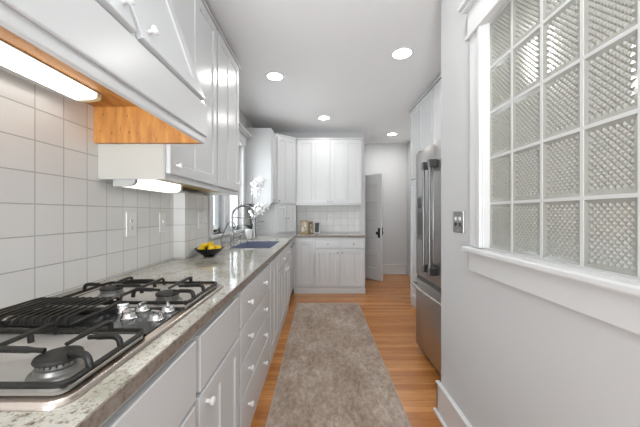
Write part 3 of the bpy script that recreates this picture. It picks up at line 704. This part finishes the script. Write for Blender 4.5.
for y0, y1 in ((KY0 + 0.032, YA), (YBk, KY1 - 0.032)):
    bm = bmesh.new(); x0, x1 = KX0 + 0.032, KX1 - 0.032
    rings(bm, [(rrect(x0, x1, y0, y1, 0.02), Z0 + 0.0035), (rrect(x0, x1, y0, y1, 0.02), Z0 + 0.0105), (rrect(x0 + .006, x1 - .006, y0 + .006, y1 - .006, 0.016), Z0 + 0.0105), (rrect(x0 + .02, x1 - .02, y0 + .02, y1 - .02, 0.012), Z0 + 0.0045)])
    obj('burner_pan', bm, 'pan', ck, True)
obj('control_panel', B((-0.70, KX1 - 0.032, YA + 0.002, YBk - 0.002, Z0 + 0.0035, Z0 + 0.0115), bev=0.002), 'glass_black', ck)
obj('grill_well', B((KX0 + 0.032, -0.702, YA + 0.002, YBk - 0.002, Z0 + 0.0035, Z0 + 0.009)), 'black', ck)
def burner(x, y, s):
    bm = bmesh.new(); z = Z0 + 0.0048
    lathe(bm, (x, y, z), [(0.062 * s, 0), (0.060 * s, 0.004), (0.050 * s, 0.007), (0.048 * s, 0.016), (0.043 * s, 0.018), (0.043 * s, 0.0205), (0.0, 0.0205)], seg=36)
    b0 = obj('burner', bm, 'alu', ck, True)
    bm = bmesh.new()
    for k in range(24):
        a_ = 2 * math.pi * k / 24; fr_ = Fr((x, y, z), (math.cos(a_), math.sin(a_), 0), (-math.sin(a_), math.cos(a_), 0))
        bx(bm, 0.034 * s, 0.0465 * s, -0.0032, 0.0032, 0.0207, 0.027, fr=fr_)
    obj('flame_ring', bm, 'alu', b0)
    bm = bmesh.new(); lathe(bm, (x, y, z), [(0.03 * s, 0.0272), (0.050 * s, 0.0275), (0.0515 * s, 0.031), (0.049 * s, 0.036), (0.040 * s, 0.038), (0.0, 0.0385)], seg=36)
    obj('cap', bm, 'cap', b0, True)
BUR = [(-0.556, 0.605, 0.82), (-0.85, 0.635, 0.75), (-0.580, 1.082, 0.82), (-0.85, 1.16, 0.82)]
for q in BUR: burner(*q)
zt, zf = Z0 + 0.050, Z0 + 0.024
def grate(y0, y1, burners):
    bm = bmesh.new(); x0, x1 = KX0 + 0.022, KX1 - 0.028; r = 0.0062
    P = [V((x, y, zf)) for x, y in rrect(x0, x1, y0, y1, 0.02, 4)]; tube(bm, P, r, 8, closed=True)
    xm = -0.712
    tube(bm, [(xm, y0, zf), (xm, y0 + .015, zt - .004), (xm, y1 - .015, zt - .004), (xm, y1, zf)], r * .9)
    for x, y in ((x0 + .012, y0 + .012), (x1 - .012, y0 + .012), (x0 + .012, y1 - .012), (x1 - .012, y1 - .012), (xm, y0), (xm, y1)):
        tube(bm, [(x, y, Z0 + 0.0142), (x, y, zf)], 0.007)
    for bxx, byy in burners:
        xa, xb = (xm, x1) if bxx > xm else (x0, xm)
        g_ = 0.030
        for (sx_, sy_), (ex, ey) in (((xb, byy - .025), (bxx + g_, byy - .012)), ((xb, byy + .065), (bxx + .01, byy + .065)), ((xa, byy), (bxx - g_, byy)), ((bxx - .01, y1), (bxx - .01, byy + g_))):
            d = V((ex - sx_, ey - sy_, 0)); L_ = d.length; d.normalize(); s_ = V((sx_, sy_, zf))
            if L_ < 0.03: continue
            pts = smooth_path([s_ - V((0, 0, .002)), s_ + d * 0.003 + V((0, 0, .016)), s_ + d * 0.014 + V((0, 0, zt - zf)), s_ + d * (L_ * 0.6) + V((0, 0, zt - zf)), V((ex, ey, zt - 0.002))], 4)
            tube(bm, pts, [r * 1.2 if k < len(pts) - 3 else r * .9 for k in range(len(pts))], 8, sx=0.8)
    return obj('grate', bm, 'iron', ck, True)
grate(KY0 + 0.035, YA - 0.006, [BUR[0][:2], BUR[1][:2]])
grate(YBk + 0.006, KY1 - 0.035, [BUR[2][:2], BUR[3][:2]])
bm = bmesh.new()                             # slatted grill over the centre
for k in range(12):
    x = -0.955 + k * 0.0228
    pts = smooth_path([(x, YA + 0.008, Z0 + 0.020), (x, YA + 0.010, Z0 + 0.040), (x, YA + 0.026, zt), (x, (YA + YBk) / 2, zt + .001), (x, YBk - 0.026, zt), (x, YBk - 0.010, Z0 + 0.040), (x, YBk - 0.008, Z0 + 0.020)], 4)
    tube(bm, pts, 0.0056, 6, sx=0.6)
for y in (YA + 0.012, YBk - 0.012, (YA + YBk) / 2): tube(bm, [(-0.965, y, Z0 + 0.030), (-0.69, y, Z0 + 0.030)], 0.0075)
for x in (-0.962, -0.695):
    tube(bm, [(x, YA + 0.008, Z0 + 0.03), (x, YBk - 0.008, Z0 + 0.03)], 0.0075)
    for y in (YA + .012, YBk - .012): tube(bm, [(x, y, Z0 + (0.0092 if x < -.9 else 0.0117)), (x, y, Z0 + 0.03)], 0.007)
obj('grill_grate', bm, 'iron', ck, True)
for i, (x, y) in enumerate(((-0.655, 0.945), (-0.600, 0.890), (-0.600, 0.960), (-0.512, 0.955), (-0.507, 0.878))):
    bm = bmesh.new(); z = Z0 + 0.0118
    lathe(bm, (x, y, z), [(0.0225, 0), (0.0225, 0.003), (0.019, 0.006), (0.0175, 0.014), (0.015, 0.017), (0, 0.018)], seg=28)
    k = obj('control_knob', bm, 'chrome', ck, True)
    a_ = math.radians(20 + 35 * i); fr_ = Fr((x, y, z), (math.cos(a_), math.sin(a_), 0), (-math.sin(a_), math.cos(a_), 0))
    bm = bmesh.new(); bx(bm, -0.0175, 0.0175, -0.005, 0.005, 0.012, 0.029, 0.003, fr=fr_); obj('grip', bm, 'chrome', k, True)

# ------------------------------------------------------------------ faucet
fx, fy = -0.995, 3.22
fa = root('kitchen_faucet', (fx, fy, CT1), 'tall arched spring faucet in brushed metal behind the sink', 'faucet')
bm = bmesh.new(); lathe(bm, (fx, fy, CT1 + .0003), [(0.030, 0), (0.030, 0.006), (0.022, 0.012), (0.021, 0.10), (0.016, 0.105), (0.012, 0.11), (0.012, 0.30), (0, 0.30)], seg=20); obj('base', bm, 'nickel', fa, True)
arc = [V((fx, fy, CT1 + 0.29))]
rad = 0.125
for k in range(0, 17):
    a_ = math.pi - math.pi * k / 16; arc.append(V((fx + rad + rad * math.cos(a_), fy, CT1 + 0.31 + rad * math.sin(a_) * 0.95)))
arc.append(V((fx + 2 * rad, fy, CT1 + 0.26)))
bm = bmesh.new(); tube(bm, arc, 0.008, 10); obj('spout', bm, 'nickel', fa, True)
pts = []; sm_ = smooth_path(arc, 8); prev = V((0, 1, 0)); NT = 46; cum = [0]
for a, b_ in zip(sm_, sm_[1:]): cum.append(cum[-1] + (b_ - a).length)
tot = cum[-1]; nS = NT * 8
for k in range(nS + 1):
    s_ = tot * k / nS; j = max(i for i in range(len(cum)) if cum[i] <= s_ + 1e-9); j = min(j, len(sm_) - 2)
    tt = (s_ - cum[j]) / max(cum[j + 1] - cum[j], 1e-9); p = sm_[j].lerp(sm_[j + 1], tt); d = (sm_[j + 1] - sm_[j]).normalized()
    a = V((0, 1, 0)); b_ = d.cross(a); an = 2 * math.pi * k / 8
    pts.append(p + (a * math.cos(an) + b_ * math.sin(an)) * 0.0145)
bm = bmesh.new(); tube(bm, pts, 0.003, 5); obj('spring', bm, 'nickel', fa, True)
bm = bmesh.new(); lathe(bm, (fx + 2 * rad, fy, CT1 + 0.28), [(0.013, 0), (0.016, -0.01), (0.016, -0.11), (0.021, -0.125), (0.023, -0.215), (0.018, -0.22), (0, -0.22)], seg=18); obj('spray_head', bm, 'nickel', fa, True)
bm = bmesh.new(); tube(bm, [(fx, fy, CT1 + 0.293), (fx + 2 * rad - 0.01, fy, CT1 + 0.287)], 0.0065, 8)
lathe(bm, (fx + 2 * rad, fy, CT1 + 0.276), [(0.019, 0), (0.019, 0.02), (0.0, 0.02)], seg=16); obj('support_arm', bm, 'nickel', fa, True)
bm = bmesh.new(); tube(bm, [(fx + 0.015, fy, CT1 + 0.07), (fx + 0.045, fy - 0.02, CT1 + 0.075), (fx + 0.085, fy - 0.03, CT1 + 0.10)], [0.008, 0.007, 0.005], 8); obj('lever', bm, 'nickel', fa, True)
gx, gy = -1.015, 2.93
ft = root('filter_tap', (gx, gy, CT1), 'small slender curved tap beside the tall faucet', 'faucet')
bm = bmesh.new(); lathe(bm, (gx, gy, CT1 + .0003), [(0.022, 0), (0.022, 0.005), (0.014, 0.01), (0.013, 0.05), (0.009, 0.055), (0, 0.055)], seg=16); obj('base', bm, 'nickel', ft, True)
bm = bmesh.new(); tube(bm, smooth_path([(gx, gy, CT1 + 0.05), (gx, gy, CT1 + 0.09), (gx + 0.06, gy, CT1 + 0.225), (gx + 0.095, gy, CT1 + 0.255), (gx + 0.125, gy, CT1 + 0.245), (gx + 0.14, gy, CT1 + 0.215)], 6), 0.0062, 8); obj('spout', bm, 'nickel', ft, True)
bm = bmesh.new(); tube(bm, [(gx + 0.01, gy, CT1 + 0.035), (gx + 0.045, gy - 0.02, CT1 + 0.045)], 0.005, 8); obj('lever', bm, 'nickel', ft, True)
sd = root('side_sprayer', (-0.96, 3.46, CT1), 'short metal soap pump behind the sink, between the faucet and the orchid', 'soap dispenser')
bm = bmesh.new(); lathe(bm, (-0.975, 3.46, CT1 + .0003), [(0.018, 0), (0.018, 0.006), (0.010, 0.012), (0.009, 0.06), (0, 0.06)], seg=14); tube(bm, smooth_path([(-0.975, 3.46, CT1 + 0.055), (-0.965, 3.46, CT1 + 0.085), (-0.935, 3.46, CT1 + 0.088), (-0.915, 3.46, CT1 + 0.065)], 4), 0.006, 8); obj('pump', bm, 'nickel', sd, True)
sd.name = 'soap_pump'

# ------------------------------------------------------------------ bowl of lemons
bxc, byc = -0.882, 2.26
bo = root('fruit_bowl', (bxc, byc, CT1), 'wide black bowl holding yellow lemons on the granite', 'bowl')
bm = bmesh.new(); lathe(bm, (bxc, byc, CT1 + 0.0003), [(0.038, 0), (0.040, 0.004), (0.062, 0.018), (0.090, 0.040), (0.112, 0.066), (0.108, 0.066), (0.085, 0.042), (0.058, 0.022), (0.03, 0.012), (0, 0.011)], seg=36); obj('dish', bm, 'bowl', bo, True)
LE = [(-0.045, -0.045, 0.066), (0.036, -0.05, 0.071), (0.058, 0.025, 0.068), (-0.005, 0.062, 0.068), (-0.056, 0.028, 0.080), (0.008, 0.0, 0.096)]
LL = ['yellow lemon in the black bowl, at its near left', 'yellow lemon in the black bowl, at its near right', 'yellow lemon in the black bowl, at its right rim', 'yellow lemon in the black bowl, at its far side', 'yellow lemon in the black bowl, nearest the wall', 'yellow lemon on top of the others in the black bowl']
le0 = None
for (dx, dy, dz), lb in zip(LE, LL):
    loc = V((bxc + dx, byc + dy, CT1 + dz - 0.006)); rot = (R(random.uniform(60, 100)), 0, R(random.uniform(0, 180)))
    if le0 is None:
        bm = bmesh.new(); s_ = 0.95
        lathe(bm, loc, [(0, -0.040 * s_), (0.005 * s_, -0.037 * s_), (0.015 * s_, -0.031 * s_), (0.025 * s_, -0.018 * s_), (0.028 * s_, 0), (0.025 * s_, 0.018 * s_), (0.014 * s_, 0.031 * s_), (0.006 * s_, 0.037 * s_), (0.0045 * s_, 0.042 * s_), (0, 0.043 * s_)], seg=18)
        le0 = obj('lemon', bm, 'lemon', None, True, loc=loc); q = le0
    else: q = le0.copy(); COL.objects.link(q); q.location = loc
    q.rotation_euler = rot; tag(q, lb, 'lemon', 'lemons in the black bowl')

# ------------------------------------------------------------------ orchid
ox, oy = -0.905, 3.80
og = root('potted_orchid', (ox, oy, CT1), 'white flowering orchid in a white pot on the counter behind the sink', 'plant')
bm = bmesh.new(); lathe(bm, (ox - .02, oy, CT1 + .0003), [(0.045, 0), (0.055, 0.01), (0.072, 0.06), (0.075, 0.13), (0.068, 0.135), (0.06, 0.12), (0, 0.118)], seg=28); obj('pot', bm, 'pot', og, True)
def strap(bm, pts, w_):
    pts = smooth_path(pts, 5); n = len(pts); L_, Rr, Mid = [], [], []
    for i, p in enumerate(pts):
        d = (pts[min(i + 1, n - 1)] - pts[max(i - 1, 0)]).normalized(); s = d.cross(V((0, 0, 1)))
        s = s.normalized() if s.length > 1e-3 else V((0, 1, 0)); ww = w_ * math.sin(math.pi * min(0.98, 0.12 + 0.86 * i / (n - 1))) ** 0.7
        L_.append(bm.verts.new(p + s * ww + V((0, 0, .004)))); Mid.append(bm.verts.new(p)); Rr.append(bm.verts.new(p - s * ww + V((0, 0, .004))))
    for i in range(n - 1): bm.faces.new((L_[i], Mid[i], Mid[i + 1], L_[i + 1])); bm.faces.new((Mid[i], Rr[i], Rr[i + 1], Mid[i + 1]))
for ang, ln, up in ((10, 0.17, 0.11), (60, 0.13, 0.05), (170, 0.14, 0.06), (250, 0.15, 0.07), (320, 0.12, 0.10)):
    bm = bmesh.new(); a_ = R(ang); d = V((math.cos(a_), math.sin(a_), 0)); s = V((ox - .02, oy, CT1 + 0.12))
    strap(bm, [s, s + d * ln * .5 + V((0, 0, up * .9)), s + d * ln + V((0, 0, up))], 0.022); q = obj('leaf', bm, 'leaf', og, True)
    q.modifiers.new('s', 'SOLIDIFY').thickness = 0.002
st1 = smooth_path([(ox, oy, CT1 + 0.12), (ox + 0.005, oy, CT1 + 0.35), (ox + 0.0, oy - .01, CT1 + 0.55), (ox + 0.015, oy - .02, CT1 + 0.72), (ox + 0.05, oy - .04, CT1 + 0.80)], 8)
st2 = smooth_path([(ox, oy + .01, CT1 + 0.12), (ox + 0.01, oy, CT1 + 0.28), (ox + 0.03, oy - .02, CT1 + 0.40), (ox + 0.09, oy - .04, CT1 + 0.44), (ox + 0.15, oy - .05, CT1 + 0.40)], 8)
for s_ in (st1, st2):
    bm = bmesh.new(); tube(bm, s_, 0.0042, 6); obj('stem', bm, 'stem', og, True)
def flower(c, face, s):
    bm = bmesh.new(); N = V(face).normalized(); A = N.cross(V((0, 0, 1))).normalized(); Bv = A.cross(N)
    for k, (an, ln, wd_) in enumerate(((90, 1.0, .55), (18, 1.05, .75), (162, 1.05, .75), (234, .95, .5), (306, .95, .5))):
        a_ = R(an + random.uniform(-8, 8)); d = A * math.cos(a_) + Bv * math.sin(a_); q = N.cross(d)
        rows_ = []
        for t_, wv, cv in ((0.05, .15, 0.0), (.35, .8, .10), (.65, 1.0, .12), (.9, .6, .04), (1.0, .15, 0)):
            rows_.append([bm.verts.new(V(c) + (d * (t_ * ln) + q * (wv * wd_ * .5 * m_) + N * (cv - .08 * abs(m_))) * s) for m_ in (-1, 0, 1)])
        for r0, r1 in zip(rows_, rows_[1:]):
            for j in range(2): bm.faces.new((r0[j], r0[j + 1], r1[j + 1], r1[j]))
    lathe(bm, V(c), [(0.12 * s, 0), (0.14 * s, 0.15 * s), (0, 0.3 * s)], axis=N, seg=8)
    o_ = obj('flower', bm, 'petal', og, True); o_.modifiers.new('s', 'SOLIDIFY').thickness = 0.0012
for i in range(9):
    p = st1[20 + int(i * (len(st1) - 21) / 8)]
    flower(p + V((random.uniform(-.01, .09), random.uniform(-.05, .02), random.uniform(-.06, .03))), (random.uniform(-.3, .6), -1, random.uniform(-.2, .3)), 0.058)
for i in range(8):
    p = st2[12 + int(i * (len(st2) - 13) / 7)]
    flower(p + V((random.uniform(-.02, .05), random.uniform(-.04, .02), random.uniform(-.08, .06))), (random.uniform(-.3, .6), -1, random.uniform(-.2, .3)), 0.060)

# ------------------------------------------------------------------ picture frames on the back counter
def pframe(x, y, w_, h_, yaw, lean, m, pm, label, bord=0.02):
    c, s_ = math.cos(R(yaw)), math.sin(R(yaw)); U = V((c, s_, 0)); Nn = V((s_, -c, 0)); l_ = R(lean)
    W = (V((0, 0, 1)) * math.cos(l_) - Nn * math.sin(l_)); N2 = (Nn * math.cos(l_) + V((0, 0, 1)) * math.sin(l_))
    f = Fr((x, y, CT1 + 0.001), U, N2, W); r = root('picture_frame', (x, y, CT1), label, 'picture frame', 'picture frames on the back counter')
    bm = bmesh.new()
    for q in ((-w_ / 2, -w_ / 2 + bord, 0, 0.016, 0, h_), (w_ / 2 - bord, w_ / 2, 0, 0.016, 0, h_), (-w_ / 2 + bord, w_ / 2 - bord, 0, 0.016, 0, bord), (-w_ / 2 + bord, w_ / 2 - bord, 0, 0.016, h_ - bord, h_)): bx(bm, *q, 0.002, fr=f)
    obj('frame', bm, m, r)
    bm = bmesh.new(); bx(bm, -w_ / 2 + bord, w_ / 2 - bord, 0.004, 0.009, bord, h_ - bord, fr=f); obj('picture', bm, pm, r)
    bm = bmesh.new(); bx(bm, -w_ / 2 + 0.01, w_ / 2 - 0.01, -0.002, 0.0, 0.01, h_ - 0.01, fr=f)
    p0 = f(0, -0.002, h_ * .55); p1 = V((p0.x - Nn.x * 0.05, p0.y - Nn.y * 0.05, CT1 + 0.004)); tube(bm, [p0, p1], 0.003, 6)
    obj('easel_back', bm, 'black', r)
pframe(-0.272, 4.80, 0.13, 0.225, -4, 9, 'gold', 'photo_print', 'ornate gilded picture frame standing leftmost on the back counter', 0.024)
pframe(-0.150, 4.83, 0.075, 0.205, 28, 8, 'gold', 'photo_print', 'narrow brown-gold picture frame angled between the other two', 0.018)
pframe(-0.055, 4.845, 0.105, 0.195, -10, 15, 'silver', 'photo_grey', 'slim pale picture frame with a dark grey picture, rightmost of the three', 0.014)
